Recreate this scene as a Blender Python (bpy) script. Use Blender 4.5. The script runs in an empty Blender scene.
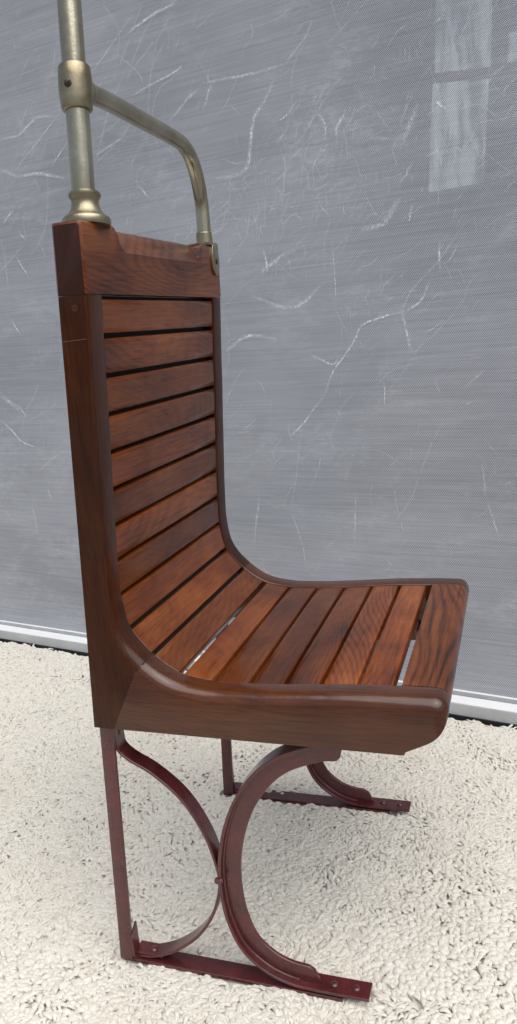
import bpy, bmesh, math, random
import numpy as np
from mathutils import Vector, Matrix
random.seed(7); rng = np.random.default_rng(11)
R = math.radians
scn = bpy.context.scene
col = scn.collection
W = 0.4296          # outer width of the seat
S = 0.036           # width of each side stile
H = 0.36            # underside of the seat

# ------------------------------------------------------------------ helpers
def link_mesh(name, verts, faces, mat, parent=None, smooth=True, bevel=0, edges=[]):
    me = bpy.data.meshes.new(name)
    me.from_pydata([tuple(v) for v in verts], edges, faces)
    bm = bmesh.new(); bm.from_mesh(me)
    bmesh.ops.remove_doubles(bm, verts=bm.verts, dist=1e-6)
    bmesh.ops.recalc_face_normals(bm, faces=bm.faces)
    bm.to_mesh(me); bm.free()
    me.validate()
    if mat: me.materials.append(mat)
    o = bpy.data.objects.new(name, me); col.objects.link(o)
    if parent: o.parent = parent
    if bevel:
        b = o.modifiers.new('bevel', 'BEVEL'); b.width = bevel; b.segments = 3
        b.limit_method = 'ANGLE'; b.angle_limit = R(35); b.harden_normals = True
    if smooth:
        for p in me.polygons: p.use_smooth = True
        try: me.set_sharp_from_angle(angle=R(38))
        except Exception: pass
    return o

class MB:
    def __init__(s): s.v = []; s.f = []
    def add(s, v, f):
        k = len(s.v); s.v += [tuple(x) for x in v]; s.f += [[i + k for i in q] for q in f]; return s
    def box(s, a, b):
        x0, y0, z0 = a; x1, y1, z1 = b
        v = [(x0,y0,z0),(x1,y0,z0),(x1,y1,z0),(x0,y1,z0),(x0,y0,z1),(x1,y0,z1),(x1,y1,z1),(x0,y1,z1)]
        return s.add(v, [(0,3,2,1),(4,5,6,7),(0,1,5,4),(1,2,6,5),(2,3,7,6),(3,0,4,7)])
    def loft(s, rings, closed=True, caps=True):
        n = len(rings[0]); v = [p for r in rings for p in r]; f = []
        for i in range(len(rings) - 1):
            for j in range(n if closed else n - 1):
                k = (j + 1) % n
                f.append((i*n + j, i*n + k, (i+1)*n + k, (i+1)*n + j))
        if caps:
            f.append(tuple(range(n - 1, -1, -1))); f.append(tuple((len(rings)-1)*n + j for j in range(n)))
        return s.add(v, f)
    def tube(s, pts, rad, n=24, caps=True):
        pts = [Vector(p) for p in pts]
        if not hasattr(rad, '__len__'): rad = [rad]*len(pts)
        rings = []; up = None
        for i, p in enumerate(pts):
            t = (pts[min(i+1, len(pts)-1)] - pts[max(i-1, 0)]).normalized()
            if up is None:
                up = Vector((1,0,0)) if abs(t.x) < .9 else Vector((0,1,0))
            a = (up - t*up.dot(t)).normalized(); up = a; b = t.cross(a)
            rings.append([p + rad[i]*(math.cos(q)*a + math.sin(q)*b) for q in [2*math.pi*k/n for k in range(n)]])
        return s.loft(rings, True, caps)
    def prism_xz(s, poly, y0, y1):
        n = len(poly)
        v = [(x, y0, z) for x, z in poly] + [(x, y1, z) for x, z in poly]
        return s.add(v, [tuple(range(n)), tuple(range(2*n-1, n-1, -1))] + [(i, (i+1) % n + 0, (i+1) % n + n, i + n) for i in range(n)])
    def build(s, name, mat, parent=None, smooth=True, bevel=0):
        return link_mesh(name, s.v, s.f, mat, parent, smooth, bevel)

def catmull(pts, n=8):
    P = [np.array(p, float) for p in pts]; out = []
    for i in range(len(P) - 1):
        p0 = P[i-1] if i else 2*P[0] - P[1]; p3 = P[i+2] if i + 2 < len(P) else 2*P[-1] - P[-2]
        for k in range(n):
            t = k / n
            out.append(0.5*((2*P[i]) + (-p0 + P[i+1])*t + (2*p0 - 5*P[i] + 4*P[i+1] - p3)*t*t + (-p0 + 3*P[i] - 3*P[i+1] + p3)*t**3))
    out.append(P[-1]); return out

def tag(o, label=None, cat=None, kind=None, group=None):
    if label: o['label'] = label
    if cat: o['category'] = cat
    if kind: o['kind'] = kind
    if group: o['group'] = group
    return o
def empty(name, loc=(0,0,0), rz=0):
    o = bpy.data.objects.new(name, None); col.objects.link(o); o.location = loc; o.rotation_euler = (0,0,rz)
    o.empty_display_size = .1
    return o

# ------------------------------------------------------------------ materials
class NT:
    def __init__(s, name):
        s.m = bpy.data.materials.new(name); s.m.use_nodes = True
        s.t = s.m.node_tree; s.t.nodes.clear()
        s.out = s.n('ShaderNodeOutputMaterial')
    def n(s, typ, **kw):
        o = s.t.nodes.new(typ)
        for k, v in kw.items(): setattr(o, k, v)
        return o
    def l(s, a, b): s.t.links.new(a, b)
    def val(s, sock, v):
        if hasattr(v, 'node'): s.l(v, sock)
        else: sock.default_value = v
    def math(s, op, a, b=None, c=None, clamp=False):
        o = s.n('ShaderNodeMath', operation=op, use_clamp=clamp); s.val(o.inputs[0], a)
        if b is not None: s.val(o.inputs[1], b)
        if c is not None: s.val(o.inputs[2], c)
        return o.outputs[0]
    def mapping(s, vec, loc=(0,0,0), scale=(1,1,1), rot=(0,0,0)):
        o = s.n('ShaderNodeMapping'); s.l(vec, o.inputs[0]); o.inputs[1].default_value = loc
        o.inputs[2].default_value = rot; o.inputs[3].default_value = scale; return o.outputs[0]
    def noise(s, vec, scale, detail=3, rough=.5, dist=0):
        o = s.n('ShaderNodeTexNoise'); s.l(vec, o.inputs['Vector']); o.inputs['Scale'].default_value = scale
        o.inputs['Detail'].default_value = detail; o.inputs['Roughness'].default_value = rough
        o.inputs['Distortion'].default_value = dist; return o.outputs[0]
    def ramp(s, fac, stops, interp='LINEAR'):
        o = s.n('ShaderNodeValToRGB'); s.val(o.inputs[0], fac); e = o.color_ramp.elements; o.color_ramp.interpolation = interp
        while len(e) < len(stops): e.new(.5)
        for i, (p, c) in enumerate(stops):
            e[i].position = p; e[i].color = (*c, 1) if hasattr(c, '__len__') else (c, c, c, 1)
        return o.outputs[0]
    def mix(s, fac, a, b, mode='MIX'):
        o = s.n('ShaderNodeMix', data_type='RGBA', blend_type=mode); s.val(o.inputs[0], fac)
        for i, v in ((6, a), (7, b)):
            if hasattr(v, 'node'): s.l(v, o.inputs[i])
            else: o.inputs[i].default_value = (*v, 1)
        return o.outputs[2]
    def bump(s, h, strength, dist=.001, normal=None):
        o = s.n('ShaderNodeBump'); s.l(h, o.inputs['Height']); o.inputs['Strength'].default_value = strength
        o.inputs['Distance'].default_value = dist
        if normal: s.l(normal, o.inputs['Normal'])
        return o.outputs[0]
    def bsdf(s, **kw):
        o = s.n('ShaderNodeBsdfPrincipled')
        for k, v in kw.items():
            k = k.replace('_', ' ')
            if hasattr(v, 'node'): s.l(v, o.inputs[k])
            elif hasattr(v, '__len__') and len(v) == 3 and k != 'Normal': o.inputs[k].default_value = (*v, 1)
            else: o.inputs[k].default_value = v
        return o

def wood(name, axis, dark, mid, light, figure=.6, ring=46, rough=.38, coat=.50, tone=1.0):
    """varnished open grained wood, fibres running along the axis"""
    t = NT(name); tc = t.n('ShaderNodeTexCoord'); oi = t.n('ShaderNodeObjectInfo')
    at = t.n('ShaderNodeAttribute', attribute_type='OBJECT', attribute_name='tone')
    fig = t.n('ShaderNodeAttribute', attribute_type='OBJECT', attribute_name='figure')
    off = t.n('ShaderNodeVectorMath', operation='SCALE'); off.inputs[0].default_value = (3.1, 7.7, 5.3)
    t.l(oi.outputs['Random'], off.inputs['Scale'])
    add = t.n('ShaderNodeVectorMath', operation='ADD'); t.l(tc.outputs['Object'], add.inputs[0]); t.l(off.outputs[0], add.inputs[1])
    v = add.outputs[0]
    def sc(c, a): r = [c, c, c]; r['xyz'.index(axis)] = a; return tuple(r)
    slow = t.noise(t.mapping(v, scale=sc(1, .30)), 7, 1, .4, 0)
    wob = t.noise(t.mapping(v, scale=sc(1, .3)), 40, 2, .5)
    sx = t.n('ShaderNodeSeparateXYZ'); t.l(v, sx.inputs[0])
    k = {'x': (.12, .8, .9), 'y': (.8, .10, .7), 'z': (.8, .8, .12)}[axis]
    lin = t.math('ADD', t.math('ADD', t.math('MULTIPLY', sx.outputs[0], k[0]*900), t.math('MULTIPLY', sx.outputs[1], k[1]*900)), t.math('MULTIPLY', sx.outputs[2], k[2]*900))
    ph = t.math('ADD', t.math('ADD', lin, t.math('MULTIPLY', slow, ring*3.4)), t.math('MULTIPLY', wob, 2.2))
    rings = t.math('MULTIPLY_ADD', t.math('SINE', ph), .5, .5)
    rings = t.math('SUBTRACT', 1.0, t.math('POWER', rings, 2.2))
    streak = t.noise(t.mapping(v, scale=sc(1, .035)), 330, 4, .62)
    pore = t.noise(t.mapping(v, scale=sc(1, .035)), 620, 2, .5)
    cloud = t.noise(t.mapping(v, scale=sc(1, .45)), 13, 3, .5)
    f = t.math('MULTIPLY', t.math('SUBTRACT', rings, .62), t.math('MULTIPLY', fig.outputs['Fac'], figure*.40))
    f = t.math('ADD', f, t.math('MULTIPLY_ADD', t.math('MULTIPLY', t.math('SUBTRACT', streak, .5), t.math('MULTIPLY_ADD', fig.outputs['Fac'], .34, .46)), 1.0, .52))
    f = t.math('ADD', f, t.math('MULTIPLY', t.math('SUBTRACT', cloud, .5), 1.3), clamp=True)
    c = t.ramp(f, [(.08, dark), (.5, mid), (.95, light)])
    pm = t.ramp(pore, [(.30, .45), (.46, 1.0)])
    c = t.mix(.75, c, pm, 'MULTIPLY')
    stain = t.noise(v, 9, 5, .65)
    c = t.mix(t.ramp(stain, [(.54, 0.0), (.72, .5)]), c, dark)
    # end grain darkened, with the unlit side's shade painted in
    gn = t.n('ShaderNodeNewGeometry'); sg = t.n('ShaderNodeSeparateXYZ'); t.l(gn.outputs['True Normal'], sg.inputs[0])
    end_shade = t.math('GREATER_THAN', t.math('ABSOLUTE', sg.outputs['xyz'.index(axis)]), .92)
    c = t.mix(t.math('MULTIPLY', end_shade, .92), c, tuple(q*.8 for q in dark))
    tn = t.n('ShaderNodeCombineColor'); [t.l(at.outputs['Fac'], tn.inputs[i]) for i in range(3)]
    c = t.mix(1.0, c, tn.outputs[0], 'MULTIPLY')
    # tiny nicks and dust specks in the varnish
    nick = t.noise(v, 330, 2, .5)
    spot = t.noise(v, 28, 2, .5)
    nk = t.math('MULTIPLY', t.ramp(nick, [(.77, 0.0), (.80, .7)]), t.ramp(spot, [(.52, 0.0), (.62, .8)]))
    c = t.mix(nk, c, (.36, .24, .17))
    rg = t.math('MULTIPLY_ADD', t.noise(v, 40, 4, .6), .30, rough - .15)
    h = t.math('ADD', t.math('MULTIPLY', pore, .7), t.math('MULTIPLY', streak, .6))
    nrm = t.bump(h, .35, .0006)
    wav = t.bump(t.noise(v, 30, 3, .5), .25, .002)
    cr = t.math('MULTIPLY_ADD', t.noise(v, 90, 3, .6), .22, .04)
    b = t.bsdf(Base_Color=c, Roughness=rg, Normal=nrm, Coat_Weight=coat, Coat_Roughness=cr, Coat_Normal=wav, Specular_IOR_Level=.12)
    t.l(b.outputs[0], t.out.inputs[0]); return t.m

WD = ((.034, .0075, .0024), (.140, .0335, .0066), (.250, .076, .0165))
wood_y = wood('varnished wood across', 'y', *WD)
wood_z = wood('varnished wood upright', 'z', *WD, coat=.35)
wood_x = wood('varnished wood lengthwise', 'x', *WD, coat=.9)

def paint_iron():
    t = NT('maroon painted iron'); v = t.n('ShaderNodeTexCoord').outputs['Object']
    n1 = t.noise(v, 35, 5, .6); n2 = t.noise(v, 240, 3, .6)
    c = t.ramp(n1, [(.3, (.042, .0065, .0075)), (.6, (.092, .0120, .0145)), (.8, (.125, .021, .024))])
    c = t.mix(t.ramp(n2, [(.66, 0.0), (.74, .7)]), c, (.020, .008, .008))
    c = t.mix(t.ramp(t.noise(v, 520, 2, .5), [(.70, 0.0), (.74, .55)]), c, (.30, .22, .20))
    c = t.mix(t.ramp(t.noise(v, 75, 5, .7), [(.60, 0.0), (.68, .6)]), c, (.085, .030, .018))
    b = t.bsdf(Base_Color=c, Roughness=t.math('MULTIPLY_ADD', n1, .3, .24), Normal=t.bump(t.math('ADD', n2, t.math('MULTIPLY', n1, 2)), .4, .0012), Coat_Weight=.5, Coat_Roughness=.14)
    t.l(b.outputs[0], t.out.inputs[0]); return t.m
iron = paint_iron()

def metal(name, a, b_, c_, rough, sc=14):
    t = NT(name); v = t.n('ShaderNodeTexCoord').outputs['Object']
    n1 = t.noise(v, sc, 5, .65); n2 = t.noise(v, 300, 3, .6)
    c = t.ramp(n1, [(.32, a), (.52, b_), (.72, c_)])
    c = t.mix(t.ramp(n2, [(.62, 0.0), (.74, .3)]), c, (.14, .11, .07))
    fine = t.noise(t.mapping(v, scale=(1, 1, .04)), 500, 2, .5)
    b = t.bsdf(Base_Color=c, Metallic=.92, Roughness=t.math('MULTIPLY_ADD', n1, .30, rough - .06), Normal=t.bump(t.math('ADD', fine, n2), .22, .0006))
    t.l(b.outputs[0], t.out.inputs[0]); return t.m
nickel = metal('worn nickel tube', (.29, .25, .165), (.38, .345, .25), (.47, .44, .345), .11)
brass = metal('aged brass fitting', (.19, .155, .095), (.32, .275, .185), (.42, .385, .29), .24)
def plain(name, c, rough=.5, metallic=0, var=.15, sc=30):
    t = NT(name); v = t.n('ShaderNodeTexCoord').outputs['Object']
    n = t.noise(v, sc, 4, .6)
    cc = t.ramp(n, [(.3, tuple(x*(1-var) for x in c)), (.7, tuple(min(1, x*(1+var)) for x in c))])
    b = t.bsdf(Base_Color=cc, Roughness=rough, Metallic=metallic, Normal=t.bump(n, .1, .002))
    t.l(b.outputs[0], t.out.inputs[0]); return t.m
screw_mat = plain('dark tarnished screw', (.07, .055, .035), .4, .8)
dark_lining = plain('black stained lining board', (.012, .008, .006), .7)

# ------------------------------------------------------------------ the seat
seat = empty('slatted_seat')
tag(seat, 'old slatted wooden seat with maroon iron legs and grab pole on the cream rug', 'seat')
G = [(.0666,.8908),(.0633,.8445),(.0599,.7987),(.0572,.7534),(.0537,.7076),(.0507,.6620),(.0474,.6165),(.0448,.5720),(.0440,.5274),(.0517,.4842),(.0785,.4508),(.1131,.4279),(.1558,.4195),(.2026,.4192),(.2478,.4212),(.2929,.4242),(.3377,.4270),(.3827,.4282)]
prof = [np.array(p) for p in catmull(G, 8)]
def rear_x(z): return .0 + (z - H)*.0350/.609
XF = .389
def frame_at(i):
    a = prof[max(i-1, 0)]; b = prof[min(i+1, len(prof)-1)]
    t = (b - a)/np.linalg.norm(b - a)
    return prof[i], t, np.array([t[1], -t[0]]) if False else np.array([t[1]*1.0, -t[0]*1.0])
# inward normal: for the back (t points down = (0,-1)) wood is towards -x ; (t1,-t0) = (-1,0) ok; for seat t=(1,0): (0,-1) ok
def side_mesh(side, i0, i1, front=False):
    """loft of the side member from station i0 to i1; side=0 near, 1 far"""
    rings = []
    ncor = 10*8; arc_len = len(prof) - 1
    def ring(F, N, B, ro, ri=.003):
        pts = []
        ys = []
        # outer face first
        pts.append((B[0], 0, B[1]))
        q = F + N*ro; 
        K = 7
        for k in range(K + 1):
            a = k/K*math.pi/2
            y = ro*(1 - math.sin(a)); d = ro*(1 - math.cos(a))
            # a=0 -> on the front face, a=90 -> on outer face ; go from outer to front
            y = ro*(1 - math.cos(math.pi/2 - (math.pi/2 - a))) if False else ro*(1 - math.cos(math.pi/2*(1-k/K)) ) if False else None
            th = math.pi/2*k/K
            y = ro*(1 - math.cos(th)); d = ro*(1 - math.sin(th))
            p = F + N*d
            pts.append((p[0], y, p[1]))
        for k in range(4):
            th = math.pi/2*k/3
            y = S - ri*(1 - math.sin(th)); d = ri*(1 - math.cos(th)); p = F + N*d
            pts.append((p[0], y, p[1]))
        pts.append((B[0], S, B[1]))
        if side: pts = [(x, W - y, z) for x, y, z in pts]
        return pts
    for i in range(i0, i1 + 1):
        F, t, N = frame_at(i)
        u = i/8.0
        ro = .004 + (.016 - .004)*min(1, max(0, (u - 2)/8.0))**1.3
        if side: ro = .004 + (ro - .004)*.25
        # base point
        if u <= 8: z = F[1] - .012*u; z = max(z, .4); B = (rear_x(z), z)
        elif u <= 11:
            k = (u - 8)/3.0
            za = prof[64][1] - .096; 
            if k < .5: q = k/.5; z = za + (H - za)*q; B = (rear_x(z), z)
            else: q = (k - .5)/.5; B = (.085*q, H)
        else:
            k = (u - 11)/(17 - 11.0); B = (.085 + (XF - .085)*k, H)
        rings.append(ring(F, N, B, ro))
    if front:
        x1, rc = .4425, .017
        def low(x):
            L = [(.389,.36),(.393,.3603),(.3945,.3640),(.401,.3675),(.410,.3718),(.420,.3770),(.428,.3825),(.434,.3890),(.4385,.3965),(.4412,.4050),(.4425,.4120)]
            return float(np.interp(x, [q[0] for q in L], [q[1] for q in L]))
        for x in (.391,.393,.3946,.399,.405,.408,.414,.420,.4255,.430,.434,.4372,.4395,.4412,.4422,.4425):
            zt = .4284 if x < x1 - .015 else .4284 - .0150*(1 - math.sqrt(max(0, 1 - ((x - x1 + .015)/.015)**2)))
            yo = 0 if x < x1 - rc else rc - math.sqrt(max(0, rc*rc - (x - x1 + rc)**2))
            ro_ = (.007 if side else .016)*(1 - .75*yo/rc); zb = low(x); ro_ = min(ro_, max(.0004, (zt - zb)*.45))
            R0 = ring(np.array((x, zt)), np.array((0., -1.)), (x, zb), ro_, .001)
            sg = -1 if side else 1
            R0 = [(a, b + sg*yo*(1 if (b if not side else W - b) < S*.6 else 0), c) for a, b, c in R0]
            rings.append(R0)
    m = MB(); m.loft(rings); return m
def cut(i): return i
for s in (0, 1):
    o = side_mesh(s, 0, 80).build('back_stile', wood_z, seat); o['tone'] = .30; o['figure'] = .3  # low tone paints the side's shade into the whole stile
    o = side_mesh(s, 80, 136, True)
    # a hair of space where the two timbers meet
    o = o.build('seat_side_rail', wood_x, seat); o['tone'] = .48; o['figure'] = .4  # side shade put into the rail's tone as well
# the dark hairline joint between the two timbers
for s in (0, 1):
    F, t, N = frame_at(80)
    m = MB(); ys = (0.006, S) if s == 0 else (W - S, W - .006)
    c = F - N*.0002; a = c - t*.0006; b = c + t*.0006; a2 = a + N*.006; b2 = b + N*.006
    m.prism_xz([tuple(a), tuple(b), tuple(b2), tuple(a2)], *ys)
    m.build('joint_line', dark_lining, seat, False)

# old score line across the near stile
m = MB(); zz = .8415
m.add([(rear_x(zz) + .001, -.0003, zz), (.0595, -.0003, zz + .0012), (.0595, -.0003, zz + .0018), (rear_x(zz) + .001, -.0003, zz + .0005),
       (rear_x(zz) + .001, .0005, zz), (.0595, .0005, zz + .0012), (.0595, .0005, zz + .0018), (rear_x(zz) + .001, .0005, zz + .0005)],
      [(0,1,2,3),(7,6,5,4),(0,1,5,4),(1,2,6,5),(2,3,7,6),(3,0,4,7)])
m.build('score_line', plain('pale worn varnish', (.16, .09, .06), .6), seat, False)

# slats ---------------------------------------------------------------
TH = .013
def pcurve(u):
    i = min(max(u*8, 0), len(prof) - 1.001); k = int(i); f = i - k
    return prof[k]*(1 - f) + prof[k+1]*f
def pnorm(u):
    a = pcurve(u - .15); b = pcurve(u + .15); t = (b - a)/np.linalg.norm(b - a); return t, np.array([t[1], -t[0]])
tones = [1.0,1.02,.84,.92,1.05,.80,1.15,.70,1.18,1.08,.82,1.15,.72,.60,.90,1.25,1.45]
figs  = [.3,.6,.3,.35,.5,.3,.6,.3,.4,.25,.4,.3,.3,.35,.6,.9,.5]
slat_n = 0
for i in range(17):
    L = np.linalg.norm(np.array(G[i+1]) - np.array(G[i])); g = (.0031 if i < 10 else .0024)/L
    if i == 0: u0 = .11 
    else: u0 = i + g
    u1 = i + 1 - (g if i < 16 else 2.1*g)
    if i == 0: u1 = 1 - g
    if i == 11: u0 = i + 2.0*g
    n = 5; top = []; bot = []
    ts = [u0 + (u1 - u0)*k/n for k in range(n + 1)]
    rec = .0018
    poly = []
    tt = []
    for k, u in enumerate(ts):
        p = pcurve(u); t, N = pnorm(u); tt.append((p + N*rec, p + N*(rec + TH)))
    # rounded top arrises
    r = .0010
    t0, N0 = pnorm(u0); t1, N1 = pnorm(u1)
    poly = [tt[0][1], tt[0][0] + N0*r, tt[0][0] + N0*r*.3 + t0*r*.3, tt[0][0] + t0*r] + [q[0] for q in tt[1:-1]] + \
           [tt[-1][0] - t1*r, tt[-1][0] + N1*r*.3 - t1*r*.3, tt[-1][0] + N1*r, tt[-1][1]]
    ya, yb = S + .0006, W - S - .0006
    rings = []
    for y, ins in ((ya, .0010), (ya + .0012, 0), (ya + .13, 0), (ya + .24, 0), (yb - .0012, 0), (yb, .0010)):
        rings.append([((p + N0*ins)[0], y, (p + N0*ins)[1]) for p in poly])
    m = MB(); m.loft(rings)
    o = m.build('slat', wood_y, seat); o['tone'] = tones[i]; o['figure'] = figs[i]
    if i == 0: o['label'] = 'topmost back slat under the top rail'

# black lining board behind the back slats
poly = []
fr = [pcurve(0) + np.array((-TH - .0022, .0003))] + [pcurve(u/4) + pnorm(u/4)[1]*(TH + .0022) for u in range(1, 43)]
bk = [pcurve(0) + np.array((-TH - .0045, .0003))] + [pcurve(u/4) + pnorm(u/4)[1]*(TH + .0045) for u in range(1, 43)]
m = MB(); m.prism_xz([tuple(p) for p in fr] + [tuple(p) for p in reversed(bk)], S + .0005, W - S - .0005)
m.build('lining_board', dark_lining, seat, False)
# battens below the seat slats
for y0, y1 in ((S + .0005, S + .022), (W - S - .022, W - S - .0005)):
    m = MB(); a = [pcurve(u) + np.array((0, -TH - .0025)) for u in (12, 13, 14, 15, 16, 16.95)]
    m.prism_xz([tuple(p) for p in a] + [(p[0], p[1] - .018) for p in reversed(a)], y0, y1)
    o = m.build('batten', wood_x, seat); o['tone'] = .5; o['figure'] = .3
m = MB()
a = [pcurve(u) + np.array((0, -TH - .003)) for u in (11.45, 12, 13, 14, 15, 16, 16.95)]
m.prism_xz([tuple(p) for p in a] + [(p[0], p[1] - .012) for p in reversed(a)], .235, .275)
o = m.build('batten', wood_x, seat); o['tone'] = .5; o['figure'] = .3
m = MB(); a = [pcurve(u) + np.array((0, -TH - .003)) for u in (11.9, 12.4, 13, 13.6, 14.2, 14.9, 15.5)]
m.prism_xz([tuple(p) for p in a] + [(p[0], p[1] - .006) for p in reversed(a)], S+.0225, W - S - .0225)
m.build('lining_board', dark_lining, seat, False)

# front board : the wide end board with rounded nose, full width -----------------------
def nose(y):
    """cross-section at y; ends rounded"""
    e = min(y, W - y); r = .016
    k = 0 if e >= r else r - math.sqrt(max(0, r*r - (r - e)**2))
    k = 0; x1 = .4424; zt = .4282; zb = .4045
    k = 0
    P = [(.3885, zb), (.3885, .4284 - k*.82)]
    P += [(.405, zt + .0004*(1 - k/.016)), (x1 - .019, zt + .0002)]
    rr = (zt - zb)
    for j in range(1, 9):
        a = j/8*math.pi/2
        P.append((x1 - .015 + .015*math.sin(a), zt - .0155*(zt - zb)/.0245*(1 - math.cos(a))))
    P.append((x1 - .0006, zb + .003)); P.append((x1 - .003, zb))
    return [(x, y, z) for x, z in P]
ys = [S + .0003, .1, .2, .3, W - S - .0003]
m = MB(); m.loft([nose(y) for y in ys])
o = m.build('front_board', wood_y, seat); o['tone'] = .86; o['figure'] = 1.5
# apron below the front board
m = MB(); m.prism_xz([(.3895,.404),(.3895,.3622),(.399,.3672),(.411,.377),(.423,.385),(.431,.3925),(.436,.404)], S + .0008, W - S - .0008)
o = m.build('apron', wood_y, seat, True, .001); o['tone'] = .7; o['figure'] = .4
# rear apron
m = MB(); m.box((.004, S + .0008, .362), (.020, W - S - .0008, .44))
o = m.build('rear_board', wood_y, seat, True, .001); o['tone'] = .7; o['figure'] = .4

# top rail with stopped scoop ---------------------------------------------------------
ZR, ZT = .8914, .9690
def zc(y):
    e0, e1 = .073, .1015
    d = y if y < W/2 else W - y + .004
    if d <= e0: return ZT
    if d >= e1: return .940
    k = (d - e0)/(e1 - e0)
    k = k**1.35 if k < .5 else 1 - (1 - k)**1.1*.92
    k = min(1, max(0, k)); return ZT - (ZT - .940)*k
def rail_ring(y):
    e = min(y, W - y); k = max(0, .003 - e)
    fx = lambda z: .0675 + (z - ZR)*(.0700 - .0675)/(ZT - ZR) - k
    z = zc(y) - k
    ch = lambda q: fx(q) - (q - .940)*.019/.029
    xr = lambda q: rear_x(q) - .0024 + k
    P = [(xr(ZR), ZR), (fx(ZR), ZR), (fx(ZR + .03), ZR + .03), (fx(z) - .0001, z - .0002)]
    if z < ZT - .0045: P += [(ch(z), z), (ch(ZT - .003), ZT - .003), (ch(ZT) - .003, ZT)]
    else: P[-1] = (fx(ZT), ZT - .003 - k); P += [(fx(ZT) - .001, ZT - .001 - k), (fx(ZT) - .003, ZT - k), (fx(ZT) - .012, ZT - k)]
    P += [(xr(ZT) + .002, ZT - k), (xr(ZT), ZT - .002 - k)]
    return [(x, y, z_) for x, z_ in P]
ys = [0, .001, .003, .02, .05, .070] + list(np.linspace(.0735, .1025, 14)) + [.13, .2, .27] + list(np.linspace(W - .0985, W - .0695, 14)) + [W - .05, W - .02, W - .003, W - .001, W]
m = MB(); m.loft([rail_ring(y) for y in ys])
rail = m.build('top_rail', wood_y, seat); rail['tone'] = .80; rail['figure'] = .9
# wooden plugs and hairline on the near stile
for z in (.877,):
    m = MB(); xc = rear_x(z) + .020
    m.tube([(xc, .0008, z), (xc, -.0005, z)], .0042, 16)
    o = m.build('wood_plug', wood_x, seat); o['tone'] = .5; o['figure'] = .2

# ---- iron leg frames -----------------------------------------------------------------
def strip(path, y0, y1, th, inward):
    """flat iron bar following an xz path, thickness offset to the inward side"""
    P = [np.array(p) for p in path]; rings = []
    for i, p in enumerate(P):
        t = P[min(i+1, len(P)-1)] - P[max(i-1, 0)]; t = t/np.linalg.norm(t)
        n = np.array((-t[1], t[0]))*inward; q = p + n*th; e = .0006
        mi = p + n*e; ma = q - n*e
        rings.append([(mi[0], y0, mi[1]), (p[0], y0 + e, p[1]), (p[0], y1 - e, p[1]), (mi[0], y1, mi[1]),
                      (ma[0], y1, ma[1]), (q[0], y1 - e, q[1]), (q[0], y0 + e, q[1]), (ma[0], y0, ma[1])])
    m = MB(); m.loft(rings); return m
front_arc = catmull([(.318,.3592),(.290,.3572),(.262,.348),(.2300,.3318),(.2015,.3060),(.1765,.2690),(.1585,.2260),(.1480,.1806),(.1455,.1354),(.1505,.0906),(.1662,.0490),(.1941,.0215),(.226,.0075),(.262,.0038),(.3343,.0038)], 6)
rear_arc = catmull([(.0165,.3575),(.0165,.335),(.019,.320),(.034,.3065),(.0652,.2895),(.1010,.2580),(.1262,.2160),(.1392,.1740),(.1425,.1380),(.1290,.0930),(.1035,.0540),(.068,.0240),(.035,.0085),(.012,.0045)], 6)
def web_poly():
    A = [np.array(p) for p in front_arc]
    out, inn = [], []
    sel = [i for i in range(len(A)) if A[i][0] <= .290 or A[i][1] > .2]
    sel = [i for i in sel if i <= 6*13 + 1]
    n_ = len(sel)
    for k, i in enumerate(sel):
        t = A[min(i+1, len(A)-1)] - A[max(i-1, 0)]; t = t/np.linalg.norm(t); n = np.array((-t[1], t[0]))
        w = .0275
        e0 = k/2.5; e1 = (n_ - 1 - k)/2.2
        if e0 < 1: w *= max(.15, math.sqrt(max(0, 1 - (1 - e0)**2)))
        if e1 < 1: w *= max(.15, math.sqrt(max(0, 1 - (1 - e1)**2)))
        out.append(A[i] + n*.0030); inn.append(A[i] + n*w)
    return out, inn
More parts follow.
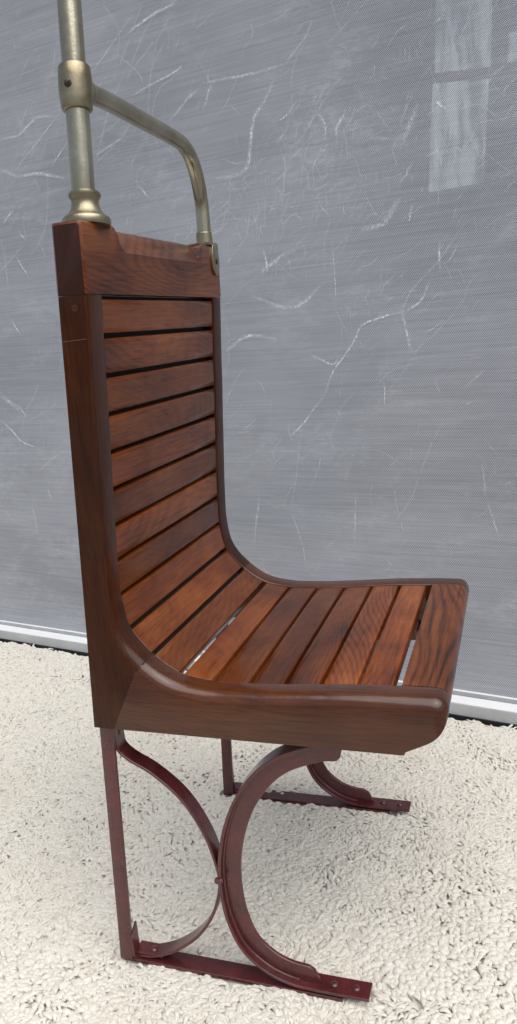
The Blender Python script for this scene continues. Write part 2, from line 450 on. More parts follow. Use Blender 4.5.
for k, dy in enumerate((0, .4055)):
    y0, y1 = .0095 + dy, .0375 + dy
    lean = [(.0018 + (.006 if k else 0) - (.3595 - z)*.0470, z) for z in np.linspace(.3595, -.002, 12)]
    # rear leg : flat iron, face to the side
    m = MB(); rings = []
    for x, z in lean:
        rings.append([(x, y0, z), (x + .0008, y0 - .0003, z), (x + .0182, y0 - .0003, z), (x + .019, y0, z), (x + .019, y0 + .0042, z), (x, y0 + .0042, z)])
    m.loft(rings); leg = m.build('rear_leg', iron, seat)
    m = strip(rear_arc, y0 + .0045, y1, .0040, 1); brace = m.build('curved_brace', iron, seat)
    m = strip(front_arc, y0, y1, .0042, 1)
    o, i_ = web_poly()
    fl = m.build('curved_leg', iron, seat)
    yw = y0 + .0105
    wm = MB(); n_ = len(o); e = .0008
    wm.loft([[(p[0], yw, p[1]), (q[0], yw, q[1]), (q2[0], yw + .001, q2[1]), (q2[0], yw + .0045, q2[1]), (p[0], yw + .0045, p[1])]
             for p, q, q2 in [(o[j], i_[j] + (o[j]-i_[j])*.03, i_[j]) for j in range(n_)]])
    wm.build('leg_web', iron, fl)
    # small root fillet between web and flange
    A = [np.array(p) for p in front_arc][8:76]
    ft = []
    for j, p in enumerate(A):
        t = A[min(j+1, len(A)-1)] - A[max(j-1, 0)]; t = t/np.linalg.norm(t); n = np.array((-t[1], t[0])); q = p + n*.0048
        ft.append((q[0], yw - .0012, q[1]))
    fm = MB(); fm.tube(ft, .0021, 8); fm.build('root_bead', iron, fl)
    # foot bar lying on the rug
    m = MB(); m.box((-.010, y0 + .001, -.0052), (.300, y1 - .0005, .0003))
    bar = m.build('foot_bar', iron, seat, True, .001)
    # angle bracket at the rear foot
    m = MB(); x = .0052
    m.prism_xz([(x, .0052), (.047, .0052), (.047, .0086), (x, .0086)], y0 + .006, y1 - .001)
    m.add([(x, y0 - .001, .0052), (x + .0035, y0 - .001, .0052), (x + .0028, y0 - .001, .036), (x - .0007, y0 - .001, .036),
           (x, y1 - .012, .0052), (x + .0035, y1 - .012, .0052), (x + .0028, y1 - .012, .050), (x - .0007, y1 - .012, .050)],
          [(0,1,2,3),(7,6,5,4),(0,4,5,1),(1,5,6,2),(2,6,7,3),(3,7,4,0)])
    m.build('corner_bracket', iron, seat, True, .0008)
    # rivets and bolts
    for (bx, by, bz, ax, r) in ((.0150, y0 + .017, .341, 'x', .0065), (.2870, y0 + .014, .0085, 'z', .0052), (.3160, y0 + .014, .0085, 'z', .0052), (.030, y0 + .016, .0090, 'z', .0055), (.1490, y0 - .001, .1500, 'y', .0036)):
        d = {'x': (1,0,0), 'y': (0,-1,0), 'z': (0,0,1)}[ax]; d = Vector(d); c = Vector((bx, by, bz))
        m = MB()
        if ax == 'x': c.x += .004
        m.tube([c - d*.004, c + d*.0002, c + d*.0014, c + d*.0024], [r, r, r*.8, r*.3], 14)
        if ax == 'y': m.tube([c - d*.002 + Vector((-.004, 0, 0)), c + d*.0015 + Vector((-.004, 0, 0))], [.0046, .0040], 12)
        m.build('bolt', iron, seat)
# small wooden bracket foot under the panel front
m = MB(); m.box((.338, .012, .3565), (.391, .05, .3605)); m.build('mounting_plate', iron, seat, True, .001)
m = MB(); m.box((.338, .372, .3565), (.391, .41, .3605)); m.build('mounting_plate', iron, seat, True, .001)
m = MB(); m.tube([(.352, .02, .3575), (.352, .02, .353), (.352, .02, .3515)], [.008, .008, .005], 16); m.build('bolt', iron, seat)

# ---- grab pole and rail ---------------------------------------------------------------
PB = Vector((.0525, .0465, .997)); PT = Vector((.0525, .0465 + .100*.62, .997 + .62))
ax = (PT - PB).normalized()
m = MB(); m.tube([PB + (PT - PB)*k/12 for k in range(13)], .0132, 40); pole = m.build('grab_pole', nickel, seat)
cz = PB + ax*((1.1140 - .997)/ax.z)
m = MB(); hs = [-.0238, -.0232, -.0215, -.010, .0, .010, .0215, .0232, .0238]; rs = [.0138, .0163, .0172, .0185, .0189, .0187, .0179, .0167, .0138]
m.tube([cz + ax*h for h in hs], rs, 40)
collar = m.build('collar', brass, seat)
cam_dir = Vector((.30, -.95, -.05)).normalized()
sc_c = cz + cam_dir*.0189 + ax*.002 + Vector((-.004, -.0015, 0))
m = MB(); m.tube([sc_c - cam_dir*.004, sc_c, sc_c + cam_dir*.0006], [.0042, .0042, .0034], 18)
scr = m.build('screw', screw_mat, collar)
m = MB(); a = Vector((.7, .1, .7)).normalized(); c0 = sc_c + cam_dir*.0007; b = a.cross(cam_dir)
m.add([c0 + a*.004 + b*.0006, c0 + a*.004 - b*.0006, c0 - a*.004 - b*.0006, c0 - a*.004 + b*.0006, c0 + a*.004 + b*.0006 + cam_dir*.0003, c0 + a*.004 - b*.0006 + cam_dir*.0003, c0 - a*.004 - b*.0006 + cam_dir*.0003, c0 - a*.004 + b*.0006 + cam_dir*.0003],
      [(0,1,2,3),(4,5,6,7),(0,1,5,4),(1,2,6,5),(2,3,7,6),(3,0,4,7)])
m.build('screw_slot', dark_lining, scr, False)
pts = catmull([(cz.x, cz.y + .012, cz.z + .002), (cz.x, .14, 1.1175), (.0525, .250, 1.1150), (.0525, .330, 1.1128), (.0525, .366, 1.1085), (.0525, .394, 1.0930), (.0525, .4110, 1.0650), (.0525, .4185, 1.030), (.0525, .4175, .984)], 7)
m = MB(); m.tube([tuple(p) for p in pts], .0108, 32); m.build('grab_rail', nickel, seat)
m = MB(); m.tube([(cz.x, cz.y + .010, cz.z + .002), (cz.x, cz.y + .024, cz.z + .0018), (cz.x, cz.y + .032, cz.z + .0016)], [.0150, .0132, .0112], 32); m.build('socket', brass, seat)
# turned base flange of the pole
m = MB()
fl = [(.967,.0262),(.9693,.0268),(.9745,.0270),(.9775,.0258),(.9792,.0232),(.9830,.0196),(.9885,.0165),(.9945,.0150),(1.0005,.0152),(1.0030,.0168),(1.0058,.0178),(1.0085,.0176),(1.0105,.0160),(1.0108,.0125)]
m.tube([(.0525, .0455 + (z - .967)*.08, .967 + (z - .967)*.86) for z, r in fl], [r*1.03 for z, r in fl], 40); m.build('base_flange', brass, seat)
# end fitting of the rail
m = MB()
m.tube([(.0525, .4165, z) for z in (.967, .9715, .972, .9735, .990, .9915)], [.0200, .0200, .0150, .0128, .0124, .0112], 28)
m.box((.0395, .384, .9692), (.0710, .4220, .9735))
# front ear
ear = []
for k in range(20):
    a = 2*math.pi*k/20; ear.append((.4065 + .0145*math.cos(a), .9465 + .0225*math.sin(a)*(1 if math.sin(a) < 0 else 1.15)))
m.add([(.0695, y, z) for y, z in ear] + [(.0722, y, z) for y, z in ear] + [(.0732, .4065 + (y-.4065)*.85, .9465 + (z-.9465)*.9) for y, z in ear],
      [tuple(range(20))] + [(i, (i+1) % 20, (i+1) % 20 + 20, i + 20) for i in range(20)] + [(i+20, (i+1) % 20 + 20, (i+1) % 20 + 40, i + 40) for i in range(20)] + [tuple(range(59, 39, -1))])
eb = m.build('rail_bracket', brass, seat, True, .0006)
m = MB(); m.tube([(.0722, .4060, .9450), (.0738, .4060, .9450), (.0744, .4060, .9450)], [.0045, .0045, .003], 16); m.build('screw', screw_mat, eb)

# ------------------------------------------------------------------ the shaggy rug
RO = Vector((-.0919, .8889, 0)); T = Vector((.98100784, -.19396808, 0)); NV = Vector((-.19396808, -.98100784, 0))
def wool():
    t = NT('cream wool pile'); v = t.n('ShaderNodeTexCoord').outputs['Object']
    at = t.n('ShaderNodeAttribute', attribute_name='shade')
    c = t.ramp(at.outputs['Fac'], [(0.0, (.62, .575, .485)), (.35, (.70, .665, .585)), (.8, (.76, .73, .655)), (1.0, (.70, .66, .57))])
    patch = t.noise(v, 5, 4, .6)
    c = t.mix(t.ramp(patch, [(.55, 0.0), (.75, .35)]), c, (.60, .53, .41))
    ob = t.noise(v, 900, 3, .6); o2 = t.noise(v, 240, 3, .6)
    b = t.bsdf(Base_Color=c, Roughness=.95, Specular_IOR_Level=.12, Sheen_Weight=.25, Sheen_Roughness=.5, Normal=t.bump(t.math('ADD', ob, t.math('MULTIPLY', o2, 1.3)), .6, .0012))
    t.l(b.outputs[0], t.out.inputs[0]); return t.m
wool_mat = wool()
rug = empty('shaggy_rug', (0, 0, -.024))
tag(rug, 'thick cream wool shag rug spread under the seat up to the door track', 'rug')
# backing
def wallpt(u, d): p = RO + T*u + NV*d; return p
cr = [wallpt(-1.5, .012), wallpt(1.0, .012), wallpt(1.0, 1.75), wallpt(-1.5, 1.75)]
m = MB(); m.add([(p.x, p.y, 0) for p in cr] + [(p.x, p.y, .0140) for p in cr], [(0,1,2,3),(7,6,5,4),(0,1,5,4),(1,2,6,5),(2,3,7,6),(3,0,4,7)])
m.build('backing', plain('matted wool underlayer', (.70, .66, .58), .95), rug, False)
def vnoise(x, y, sc, seed):
    r = np.random.default_rng(seed); g = r.random((64, 64)); x = x*sc; y = y*sc
    xi = np.floor(x).astype(int); yi = np.floor(y).astype(int); fx = x - xi; fy = y - yi
    fx = fx*fx*(3 - 2*fx); fy = fy*fy*(3 - 2*fy)
    a = g[xi % 64, yi % 64]; b = g[(xi+1) % 64, yi % 64]; c = g[xi % 64, (yi+1) % 64]; d = g[(xi+1) % 64, (yi+1) % 64]
    return (a*(1-fx) + b*fx)*(1-fy) + (c*(1-fx) + d*fx)*fy
def inpoly(x, y, P):
    ins = np.zeros(len(x), bool); n = len(P)
    for i in range(n):
        x1, y1 = P[i]; x2, y2 = P[(i+1) % n]
        c = ((y1 > y) != (y2 > y)) & (x < (x2 - x1)*(y - y1)/(y2 - y1 + 1e-12) + x1); ins ^= c
    return ins
vis = [(-1.12, 1.10), (-.24, -.24), (.62, -.10), (.62, .75)]
def spots(sp, inside):
    nu = int(2.5/sp); nd = int(1.74/sp)
    U, D = np.meshgrid(np.arange(nu)*sp - 1.5, np.arange(nd)*sp + .014)
    U = U + rng.uniform(-.48, .48, U.shape)*sp; D = D + rng.uniform(-.48, .48, D.shape)*sp
    U = U.ravel(); D = np.maximum(D.ravel(), .005)
    x = RO.x + T.x*U + NV.x*D; y = RO.y + T.y*U + NV.y*D
    k = inpoly(x, y, vis); k = k if inside else ~k
    return x[k], y[k], D[k]
X, Y, Rr, Ln, Dd = [], [], [], [], []
x, y, D = spots(.0041, True)
fine = vnoise(x + 9, y + 9, 5.5, 3)*.6 + vnoise(x + 9, y + 9, 13, 4)*.4
keep = rng.random(len(x)) < np.where(fine > .52, .98, .64)
x, y, D, fine = x[keep], y[keep], D[keep], fine[keep]
k = 1/(1 + np.exp(-(fine - .46)*20))          # 1 = fine combed strands, 0 = fat curls
rad = (.0034*(1 - k) + .0023*k)*rng.uniform(.75, 1.3, len(x)); ln = (.0175*(1 - k) + .024*k)*rng.uniform(.7, 1.3, len(x))
X.append(x); Y.append(y); Rr.append(rad); Ln.append(ln); Dd.append(D)
x, y, D = spots(.012, False)
X.append(x); Y.append(y); Rr.append(.0062*rng.uniform(.8, 1.25, len(x))); Ln.append(.026*rng.uniform(.8, 1.2, len(x))); Dd.append(D)
X = np.concatenate(X); Y = np.concatenate(Y); Rr = np.concatenate(Rr); Ln = np.concatenate(Ln); Dd = np.concatenate(Dd)
N = len(X)
ang = (vnoise(X + 9, Y + 9, 4.2, 21) - .5)*9 + (vnoise(X + 9, Y + 9, 16, 22) - .5)*3.5 - 1.2 + rng.normal(0, .24, N)
big = vnoise(X + 9, Y + 9, 9, 31)*.6 + vnoise(X + 9, Y + 9, 30, 32)*.4
hgt = .0165 + (big - .5)*.010 + rng.normal(0, .0009, N)
foot = np.zeros(N, bool)
for dy in (0, .4055):
    foot |= (X > -.011) & (X < .334) & (Y > .0125 + dy) & (Y < .036 + dy)
near = np.zeros(N)
for dy in (0, .4055):
    dx = np.maximum(np.maximum(-.012 - X, X - .336), 0); dyy = np.maximum(np.maximum(.009 + dy - Y, Y - (.038 + dy)), 0)
    near = np.maximum(near, np.exp(-(dx**2 + dyy**2)/(2*.018**2)))
hgt = hgt - .0012*near
hgt = np.where(foot, .0065, hgt)
hgt = np.where(Dd < .03, hgt*.93, hgt)
lean = rng.uniform(.75, 1.0, N)
# do not let the fibres lean into the wall
cx = np.cos(ang); cy = np.sin(ang)
dn = cx*NV.x + cy*NV.y
fl = (Dd < .04) & (dn < 0); cx = np.where(fl, -cx, cx); cy = np.where(fl, -cy, cy)
NS, NR = 6, 6
ts = np.linspace(0, 1, NR)
curl = rng.normal(0, .35, N)
V = np.zeros((N, NR*NS + 1, 3), np.float32)
ra = np.array([.7, .9, 1.05, 1.05, .85, .45])
phi = np.arange(NS)*2*np.pi/NS
for i, t in enumerate(ts):
    a = curl*t*1.5
    dxx = cx*np.cos(a) - cy*np.sin(a); dyy = cx*np.sin(a) + cy*np.cos(a)
    along = Ln*lean*(t**1.5); zz = .004 + hgt*np.sin(np.minimum(t*1.9, 1.75)) - .003*np.maximum(0, t - .75)*4*lean
    px = X + dxx*along; py = Y + dyy*along
    # local frame: tangent from vertical to horizontal
    tv = 1 - t*.95; th = t*.95 + .1; nn = np.sqrt(tv**2 + th**2); tv /= nn; th /= nn
    tx, ty, tz = dxx*th, dyy*th, tv
    sx, sy = -dyy, dxx                       # side vector
    bx, by, bz = -tz*dxx, -tz*dyy, th*np.ones(N)
    r = Rr*ra[i]
    for j, p in enumerate(phi):
        c_, s_ = math.cos(p), math.sin(p)
        V[:, i*NS + j, 0] = px + r*(c_*sx*1.35 + s_*bx*.72)
        V[:, i*NS + j, 1] = py + r*(c_*sy*1.35 + s_*by*.72)
        V[:, i*NS + j, 2] = zz + r*(s_*bz*.72)
    if i == NR - 1:
        V[:, -1, 0] = px + dxx*r*.8; V[:, -1, 1] = py + dyy*r*.8; V[:, -1, 2] = zz - .2*r
quads = []
for i in range(NR - 1):
    for j in range(NS):
        k2 = (j+1) % NS; quads.append((i*NS + j, i*NS + k2, (i+1)*NS + k2, (i+1)*NS + j))
tris = [((NR-1)*NS + j, (NR-1)*NS + (j+1) % NS, NR*NS) for j in range(NS)]
nv = NR*NS + 1
q = (np.array(quads, np.int32)[None] + (np.arange(N, dtype=np.int32)*nv)[:, None, None]).reshape(-1)
tr = (np.array(tris, np.int32)[None] + (np.arange(N, dtype=np.int32)*nv)[:, None, None]).reshape(-1)
loops = np.concatenate([q, tr]); nq = len(q)//4; nt = len(tr)//3
me = bpy.data.meshes.new('pile'); me.vertices.add(N*nv); me.vertices.foreach_set('co', V.reshape(-1))
me.loops.add(len(loops)); me.loops.foreach_set('vertex_index', loops)
me.polygons.add(nq + nt); me.polygons.foreach_set('loop_start', np.concatenate([np.arange(nq)*4, nq*4 + np.arange(nt)*3]).astype(np.int32))
me.polygons.foreach_set('use_smooth', np.ones(nq + nt, bool))
me.update(calc_edges=True)
sh = me.attributes.new('shade', 'FLOAT', 'POINT')
tone = np.clip(rng.normal(.5, .2, N), 0, 1); tone[rng.random(N) < .01] = 1
sh.data.foreach_set('value', np.repeat(tone, nv).astype(np.float32))
me.materials.append(wool_mat)
pile = bpy.data.objects.new('pile', me); col.objects.link(pile); pile.parent = rug
tag(pile, kind='stuff')
print('tufts', N)

# ------------------------------------------------------------------ ground + door with mesh screen
m = MB(); m.box((-2.2, -.0035, -.0242), (2.2, -.0005, -.003)); gap = m  # added black strip standing for the dark gap between rug and sill
door = empty('sliding_door', tuple(RO), -math.atan2(.19396808, .98100784))
# local frame: x along the wall, y = away from the camera, z up
tag(door, 'large grey mesh screen door panel covered in pale scratches, in a white metal bottom frame behind the seat', 'door')
alu = plain('white powder coated aluminium', (.86, .87, .88), .35, .0, .05, 8)
alu_g = plain('grey anodised aluminium', (.50, .51, .52), .42, .1, .1, 12)
gap.build('gap_strip', plain('black rubber strip', (.012, .012, .013), .7), door, True, .001)
m = MB(); m.box((-2.2, 0, -.024), (2.2, .036, .0222)); m.build('sill_face', alu_g, door, True, .0015)
m = MB(); m.box((-2.2, .0006, .0224), (2.2, .0350, .0243)); m.build('sill_ledge', alu, door, True, .0006)
m = MB(); m.box((-2.2, .0362, -.02), (2.2, .0420, .0335))
for z in (.0280, .0310): m.box((-2.2, .0350, z - .0006), (2.2, .0362, z + .0006))
m.build('bottom_frame', alu_g, door, True, .0004)
m = MB(); m.box((-2.2, .0352, .0337), (2.2, .0412, .0358)); m.build('glazing_bead', alu, door, True, .0005)
m = MB(); m.box((-2.2, .0302, 2.30), (2.2, .06, 2.40)); m.build('head_frame', alu, door, True, .002)
for x in (-2.2, 2.12):
    m = MB(); m.box((x, .0302, .0327), (x + .08, .06, 2.2998)); m.build('side_frame', alu, door, True, .002)

def screen_mat():
    t = NT('scuffed grey mesh screen'); v = t.n('ShaderNodeTexCoord').outputs['Object']
    sp = t.n('ShaderNodeSeparateXYZ'); t.l(v, sp.inputs[0]); x, z = sp.outputs[0], sp.outputs[2]
    P = 2*math.pi/.0034
    a = t.math('SINE', t.math('MULTIPLY', t.math('ADD', x, t.math('MULTIPLY', z, 1.0)), P))
    b = t.math('SINE', t.math('MULTIPLY', t.math('SUBTRACT', x, t.math('MULTIPLY', z, .72)), P*.8))
    w = t.math('ADD', t.math('MULTIPLY', a, .62), t.math('MULTIPLY', b, .38))
    area = t.noise(v, 2.2, 3, .5)
    # the weave is covered by grime on the left, bare on the right
    bare = t.math('MULTIPLY', t.math('ADD', t.math('MULTIPLY_ADD', x, .9, .35), t.math('SUBTRACT', area, .35)), 1.0, clamp=True)
    streak = t.noise(t.mapping(v, scale=(.9, 1, 38)), 6, 5, .6)
    streak2 = t.noise(t.mapping(v, scale=(.6, 1, 95)), 5, 3, .6)
    c = t.ramp(t.noise(t.mapping(v, scale=(1, 1, 2.2)), 1.5, 4, .55), [(.3, (.335, .352, .392)), (.7, (.455, .475, .518))])
    st = t.math('MULTIPLY_ADD', t.math('SUBTRACT', streak, .5), .55, 1.0)
    st = t.math('ADD', st, t.math('MULTIPLY', t.math('SUBTRACT', streak2, .5), .36))
    st = t.math('ADD', st, t.math('MULTIPLY', w, t.math('MULTIPLY_ADD', bare, .70, .12)))
    cc = t.n('ShaderNodeCombineColor'); [t.l(st, cc.inputs[i]) for i in range(3)]
    c = t.mix(1, c, cc.outputs[0], 'MULTIPLY')
    # chalky smears
    sm = t.noise(t.mapping(v, scale=(1, 1, 1.6), rot=(0, R(-22), 0)), 5, 6, .68, .6)
    sm2 = t.noise(t.mapping(v, rot=(0, R(-30), 0), scale=(.5, 1, 1.6)), 90, 5, .75)
    sf = t.math('MULTIPLY', t.ramp(sm, [(.48, 0.0), (.68, .38)]), t.ramp(sm2, [(.42, .10), (.66, 1.0)]))
    c = t.mix(sf, c, (.76, .79, .84))
    bs = t.bsdf(Base_Color=c, Roughness=.55, Specular_IOR_Level=.35)
    tr = t.n('ShaderNodeBsdfTransparent'); mx = t.n('ShaderNodeMixShader')
    hole = t.math('MULTIPLY_ADD', w, -.08, .15, clamp=True)
    t.l(hole, mx.inputs[0]); t.l(bs.outputs[0], mx.inputs[1]); t.l(tr.outputs[0], mx.inputs[2])
    t.l(mx.outputs[0], t.out.inputs[0]); return t.m
m = MB(); m.add([(-2.118, .0400, .0345), (2.118, .0400, .0345), (2.118, .0400, 2.2995), (-2.118, .0400, 2.2995)], [(0,1,2,3)])
scr_o = m.build('mesh_screen', screen_mat(), door, False)

# scratches and scuffs on the screen
SCR = [([(0.232, 1.417), (0.203, 1.379), (0.161, 1.351)], 3, 0.35), ([(0.141, 1.335), (0.117, 1.299), (0.086, 1.269), (0.074, 1.24), (0.07, 1.205), (0.058, 1.174), (0.019, 1.16), (-0.052, 1.169)], 5, 0.55), ([(0.182, 1.275), (0.16, 1.256), (0.134, 1.246)], 3, 0.5), ([(-0.008, 1.357), (-0.036, 1.304)], 4, 0.45), ([(0.231, 1.247), (0.242, 1.22), (0.242, 1.191)], 3, 1), ([(0.289, 1.243), (0.263, 1.206)], 4, 0.4), ([(0.414, 1.326), (0.413, 1.296)], 1, 0.7), ([(0.422, 1.325), (0.42, 1.294)], 1, 0.7), ([(0.435, 1.228), (0.42, 1.193), (0.401, 1.159)], 6, 0.4), ([(0.469, 1.221), (0.488, 1.204)], 3, 0.8), ([(-0.038, 1.357), (0.021, 1.351), (0.096, 1.348), (0.161, 1.351)], 4, 0.4), ([(0.468, 1.352), (0.49, 1.36)], 3, 0.4), ([(0.424, 1.128), (0.392, 1.088)], 3, 0.4), ([(0.391, 1.063), (0.359, 1.021), (0.305, 1.011)], 7, 0.45), ([(0.245, 0.995), (0.246, 0.939), (0.246, 0.871)], 1.4, 0.9), ([(0.074, 0.957), (0.123, 0.983), (0.16, 0.993)], 5, 0.5), ([(0.04, 0.91), (0.144, 0.879), (0.22, 0.918)], 5, 0.4), ([(0.468, 0.974), (0.468, 0.921)], 2.5, 0.6), ([(0.448, 0.901), (0.429, 0.867), (0.389, 0.847), (0.309, 0.829), (0.28, 0.794), (0.235, 0.739), (0.203, 0.68)], 3, 0.6), ([(0.389, 0.847), (0.404, 0.767)], 4, 0.6), ([(0.344, 0.709), (0.345, 0.671)], 2, 0.7), ([(0.237, 0.878), (0.262, 0.827), (0.273, 0.797)], 2, 0.6), ([(-0.035, 0.792), (0.032, 0.824), (0.101, 0.812)], 5, 0.5), ([(0.179, 0.773), (0.229, 0.752), (0.244, 0.763)], 3, 0.5), ([(0.551, 0.724), (0.51, 0.69)], 3, 0.3), ([(0.203, 0.68), (0.143, 0.619), (0.122, 0.599)], 3, 0.5), ([(0.346, 0.7), (0.342, 0.659)], 2, 0.8), ([(0.272, 0.568), (0.247, 0.51)], 2, 0.5), ([(0.269, 0.472), (0.258, 0.334)], 2, 0.75), ([(0.357, 0.501), (0.359, 0.457), (0.376, 0.374)], 2, 0.6), ([(0.107, 0.42), (0.13, 0.338), (0.131, 0.282)], 2, 0.6), ([(0.027, 0.47), (-0.001, 0.334)], 3, 0.3), ([(0.541, 0.546), (0.548, 0.474)], 3, 0.35), ([(0.551, 0.464), (0.576, 0.381)], 3, 0.3), ([(-0.199, 1.523), (-0.321, 1.439)], 2, 0.8), ([(-0.426, 1.379), (-0.594, 1.278)], 2, 0.75), ([(-0.085, 1.52), (-0.158, 1.509), (-0.224, 1.489)], 4, 0.5), ([(-0.079, 1.399), (-0.123, 1.387), (-0.216, 1.37)], 3, 0.55), ([(-0.639, 1.349), (-0.573, 1.351), (-0.514, 1.374), (-0.453, 1.371)], 4, 0.5), ([(-0.653, 1.283), (-0.591, 1.259), (-0.524, 1.253), (-0.446, 1.231)], 5, 0.55), ([(-0.413, 1.313), (-0.479, 1.264)], 3, 0.4), ([(-0.042, 1.346), (-0.077, 1.33), (-0.123, 1.3)], 4, 0.5), ([(-0.34, 1.265), (-0.265, 1.287)], 4, 0.4), ([(-0.226, 1.179), (-0.201, 1.152)], 3, 0.5), ([(-0.628, 1.181), (-0.666, 1.157)], 3, 0.6), ([(-0.618, 1.129), (-0.598, 1.104)], 4, 0.5), ([(-0.637, 1.069), (-0.606, 1.014)], 3, 0.6), ([(-0.688, 0.912), (-0.663, 0.873)], 2.5, 0.8), ([(-0.551, 1.098), (-0.539, 1.056)], 2, 0.5), ([(-0.608, 0.841), (-0.602, 0.797)], 2, 0.5), ([(-0.789, 0.654), (-0.743, 0.612), (-0.718, 0.586), (-0.671, 0.572)], 3, 0.8), ([(-0.712, 0.689), (-0.688, 0.658)], 4, 0.4), ([(-0.775, 0.718), (-0.741, 0.698), (-0.707, 0.675)], 8, 0.4), ([(-0.646, 0.452), (-0.636, 0.423)], 4, 0.4), ([(-0.711, 0.406), (-0.71, 0.333)], 4, 0.3), ([(0.022, 1.062), (0.031, 1.029)], 2, 0.5), ([(0.059, 1.083), (0.046, 1.031)], 2, 0.5), ([(0.133, 1.069), (0.135, 1.033)], 2, 0.5), ([(0.086, 1.059), (0.072, 1.016)], 2, 0.5), ([(0.417, 1.046), (0.41, 1.016)], 2.5, 0.5), ([(0.504, 1.034), (0.494, 1.005)], 2, 0.4), ([(0.537, 1.01), (0.539, 0.981)], 2, 0.4), ([(0.276, 1.066), (0.273, 1.046)], 2, 0.5), ([(0.381, 1.232), (0.391, 1.207)], 2, 0.3), ([(0.086, 1.002), (0.092, 0.956)], 4, 0.5), ([(0.012, 1.114), (-0.014, 1.064)], 2, 0.4), ([(0.353, 0.942), (0.344, 0.894)], 2, 0.35), ([(0.314, 0.885), (0.32, 0.84)], 2, 0.4)]
def scratch_mat():
    t = NT('chalky scratch'); v = t.n('ShaderNodeTexCoord').outputs['Object']
    al = t.n('ShaderNodeAttribute', attribute_name='strength'); ac = t.n('ShaderNodeAttribute', attribute_name='across')
    prof_ = t.math('SUBTRACT', 1.0, t.math('POWER', t.math('ABSOLUTE', ac.outputs['Fac']), 1.4), clamp=True)
    n1 = t.ramp(t.noise(t.mapping(v, rot=(0, R(35), 0), scale=(1, 1, .45)), 420, 5, .8), [(.44, 0.04), (.62, 1.0)]); n2 = t.ramp(t.noise(v, 38, 3, .6), [(.3, .25), (.62, 1.0)])
    f = t.math('MULTIPLY', t.math('MULTIPLY', prof_, al.outputs['Fac']), t.math('MULTIPLY', t.math('MULTIPLY', n1, n2), 2.6), clamp=True)
    b = t.bsdf(Base_Color=(.88, .91, .95), Roughness=.8)
    tr = t.n('ShaderNodeBsdfTransparent'); mx = t.n('ShaderNodeMixShader')
    t.l(f, mx.inputs[0]); t.l(tr.outputs[0], mx.inputs[1]); t.l(b.outputs[0], mx.inputs[2]); t.l(mx.outputs[0], t.out.inputs[0]); return t.m
sv, sf, sa, sx = [], [], [], []
def scratch(pts, w, al, y=.0374):
    P = catmull(pts, 8) if len(pts) > 2 else [np.array(pts[0]) + (np.array(pts[1]) - np.array(pts[0]))*k/10 for k in range(11)]
    n = len(P); base = len(sv); hw = w*.00130*(.55 if w < 2.3 else .66)
    wob = np.cumsum(np.random.default_rng(int(abs(P[0][0])*1e4) + 5).normal(0, 1, n)); wob -= np.linspace(wob[0], wob[-1], n)
    for i, p in enumerate(P):
        t = P[min(i+1, n-1)] - P[max(i-1, 0)]; t = t/(np.linalg.norm(t) + 1e-9); nn = np.array((-t[1], t[0]))
        c = p + nn*wob[i]*min(w, 3)*.00022; e = math.sin(math.pi*min(1, max(0, (i + .3)/(n - .4))))**.6
        for s in (-1, 0, 1):
            q = c + nn*s*hw; sv.append((q[0], y, q[1])); sx.append(float(s)); sa.append(al*e)
    for i in range(n - 1):
        for s in (0, 1):
            k = base + i*3 + s; sf.append((k, k+1, k+4, k+3))
for k, (p, w, al) in enumerate(SCR): scratch(p, w*(1.25 if w > 2.2 else 1.0), min(1, al*(1.25 if w > 2.2 else .95)), .0397 - .00004*k)
r2 = random.Random(5)
for k in range(900):
    u = r2.uniform(-1.0, .75); z = r2.uniform(.12, 1.75)
    if r2.random() < .45: z = r2.gauss(1.08, .10); u = r2.gauss(.2, .22)
    a = r2.gauss(math.pi/2, .45) if r2.random() < .6 else r2.gauss(.6, .5); L = r2.uniform(.008, .04)*(1.8 if r2.random() < .1 else 1); b = a + r2.gauss(0, .5)
    scratch([(u, z), (u + L*math.cos(a), z + L*math.sin(a)), (u + L*math.cos(a) + L*.7*math.cos(b), z + L*math.sin(a) + L*.7*math.sin(b))], r2.uniform(.6, 2.2), r2.uniform(.10, .40), .0352 - .000004*k)
# long fine wisps made of several side by side strokes
for k in range(260):
    u = r2.uniform(-.95, .6); z = r2.uniform(.4, 1.7); a = r2.gauss(.7, .35); L = r2.uniform(.03, .09); p = [(u, z)]
    for j in range(3): a += r2.gauss(0, .35); p.append((p[-1][0] + L*math.cos(a), p[-1][1] + L*math.sin(a)))
    scratch(p, r2.uniform(1, 3.4), r2.uniform(.06, .22), .0334 - .000006*k)
me = bpy.data.meshes.new('scuff_marks'); me.from_pydata(sv, [], sf); me.materials.append(scratch_mat())
a1 = me.attributes.new('strength', 'FLOAT', 'POINT'); a1.data.foreach_set('value', np.array(sa, np.float32))
a2 = me.attributes.new('across', 'FLOAT', 'POINT'); a2.data.foreach_set('value', np.array(sx, np.float32))
so = bpy.data.objects.new('scuff_marks', me); col.objects.link(so); so.parent = scr_o; tag(so, kind='stuff')

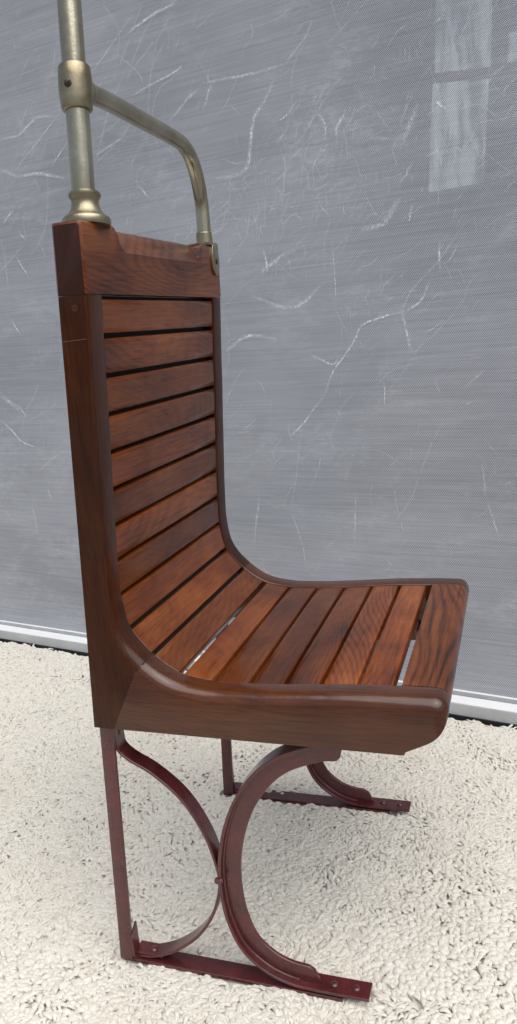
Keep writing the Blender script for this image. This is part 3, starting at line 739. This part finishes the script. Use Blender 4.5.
# windows reflected in the screen : glowing panes added behind it in a dim interior
dim = plain('dim interior wall', (.10, .105, .12), .8)
inner = empty('interior', tuple(RO), door.rotation_euler.z)
m = MB()
m.add([(-2.2, .9, -.02), (2.2, .9, -.02), (2.2, .9, 2.4), (-2.2, .9, 2.4), (-2.2, .061, -.02), (2.2, .061, -.02), (2.2, .061, 2.4), (-2.2, .061, 2.4)],
      [(0,1,2,3),(4,5,1,0),(3,2,6,7),(0,3,7,4),(1,5,6,2)])
ro = m.build('interior_wall', dim, None, False); ro.location = RO; ro.rotation_euler.z = door.rotation_euler.z
tag(ro, kind='structure'); bpy.data.objects.remove(inner)
def reflection_mat():
    t = NT('glowing reflected pane'); v = t.n('ShaderNodeTexCoord').outputs['Object']
    br = t.noise(t.mapping(v, scale=(1, 1, .22), rot=(0, R(3), 0)), 30, 3, .5, .5)
    c = t.ramp(br, [(.40, (.13, .17, .18)), (.50, (.40, .47, .49)), (.60, (.62, .70, .74))])
    e = t.n('ShaderNodeEmission'); t.l(c, e.inputs[0]); e.inputs[1].default_value = .9
    t.l(e.outputs[0], t.out.inputs[0]); return t.m
pm = reflection_mat(); frm = plain('dark window frame', (.10, .105, .115), .6)
def reflected_panes(quads_, label):
    w = empty('window_reflection', tuple(RO), door.rotation_euler.z)
    tag(w, label, 'window_reflection')
    for qd in quads_:
        m = MB(); m.add([(x, .640, z) for x, z in qd] + [(x, .652, z) for x, z in qd], [(0,1,2,3),(7,6,5,4),(0,1,5,4),(1,2,6,5),(2,3,7,6),(3,0,4,7)])
        m.build('pane', pm, w, False)
    xs = [p[0] for qd in quads_ for p in qd]; zs = [p[1] for qd in quads_ for p in qd]
    m = MB(); m.box((min(xs) - .03, .654, min(zs) - .03), (max(xs) + .03, .70, max(zs) + .03)); m.build('frame', frm, w, True, .002)
reflected_panes([[(.2948,1.4358),(.4326,1.4194),(.4400,1.66),(.3060,1.66)], [(.2699,1.1523),(.4113,1.1546),(.4274,1.3918),(.2889,1.4096)]],
             'tall pale two pane reflection at upper right, added as glowing sheets behind the mesh')
reflected_panes([[(.4750,1.4189),(.66,1.400),(.66,1.470),(.4779,1.4830)]], 'small pale reflected pane at the right edge, added as a glowing sheet')

# ground
m = MB(); m.add([(-8,-9,-.0245),(8,-9,-.0245),(8,4,-.0245),(-8,4,-.0245)], [(0,1,2,3)])
g = m.build('ground', plain('grey concrete paving', (.24, .235, .225), .85, 0, .2, 6), None, False); tag(g, kind='structure')

# ------------------------------------------------------------------ light
w = bpy.data.worlds.new('World'); scn.world = w; w.use_nodes = True; nt = w.node_tree; nt.nodes.clear()
SUN_EL, SUN_AZ = 66, 128     # azimuth measured clockwise from +Y
sky = nt.nodes.new('ShaderNodeTexSky'); sky.sky_type = 'NISHITA'; sky.sun_disc = False
sky.sun_elevation = R(SUN_EL); sky.sun_rotation = R(SUN_AZ); sky.air_density = 1.0; sky.dust_density = 3.0
hs = nt.nodes.new('ShaderNodeHueSaturation'); hs.inputs['Saturation'].default_value = .55
bg = nt.nodes.new('ShaderNodeBackground'); bg.inputs[1].default_value = .09
wo = nt.nodes.new('ShaderNodeOutputWorld'); nt.links.new(sky.outputs[0], hs.inputs['Color']); nt.links.new(hs.outputs[0], bg.inputs[0]); nt.links.new(bg.outputs[0], wo.inputs[0])
sl = bpy.data.lights.new('sun', 'SUN'); sl.energy = 2.1; sl.angle = R(78); sl.color = (1, .975, .94)
so = bpy.data.objects.new('sun', sl); col.objects.link(so)
d = Vector((math.sin(R(SUN_AZ))*math.cos(R(SUN_EL)), math.cos(R(SUN_AZ))*math.cos(R(SUN_EL)), math.sin(R(SUN_EL))))
so.rotation_euler = (-d).to_track_quat('-Z', 'Y').to_euler(); so.location = d*5

# ------------------------------------------------------------------ camera
rx = Vector((0.9473544169216104, 0.30943756636528713, -0.0822678628690691))
ry = Vector((0.006042588023492321, 0.23961297615330412, 0.9708496839310059))
rz = -Vector((-0.32012981096594834, 0.920235847041879, -0.22512860757802772))
cd = bpy.data.cameras.new('camera'); cam = bpy.data.objects.new('camera', cd); col.objects.link(cam)
M = Matrix((rx, ry, rz)).transposed().to_4x4(); M.translation = Vector((.5155, -.8021, .8387)); cam.matrix_world = M
cd.sensor_fit = 'VERTICAL'; cd.sensor_height = 36; cd.lens = 789.425/1024*36; cd.shift_x = 7.352/1024
cd.clip_start = .02; cd.clip_end = 100
scn.camera = cam
scn.view_settings.view_transform = 'Standard'; scn.view_settings.look = 'None'; scn.view_settings.exposure = 0.5; scn.view_settings.gamma = 1
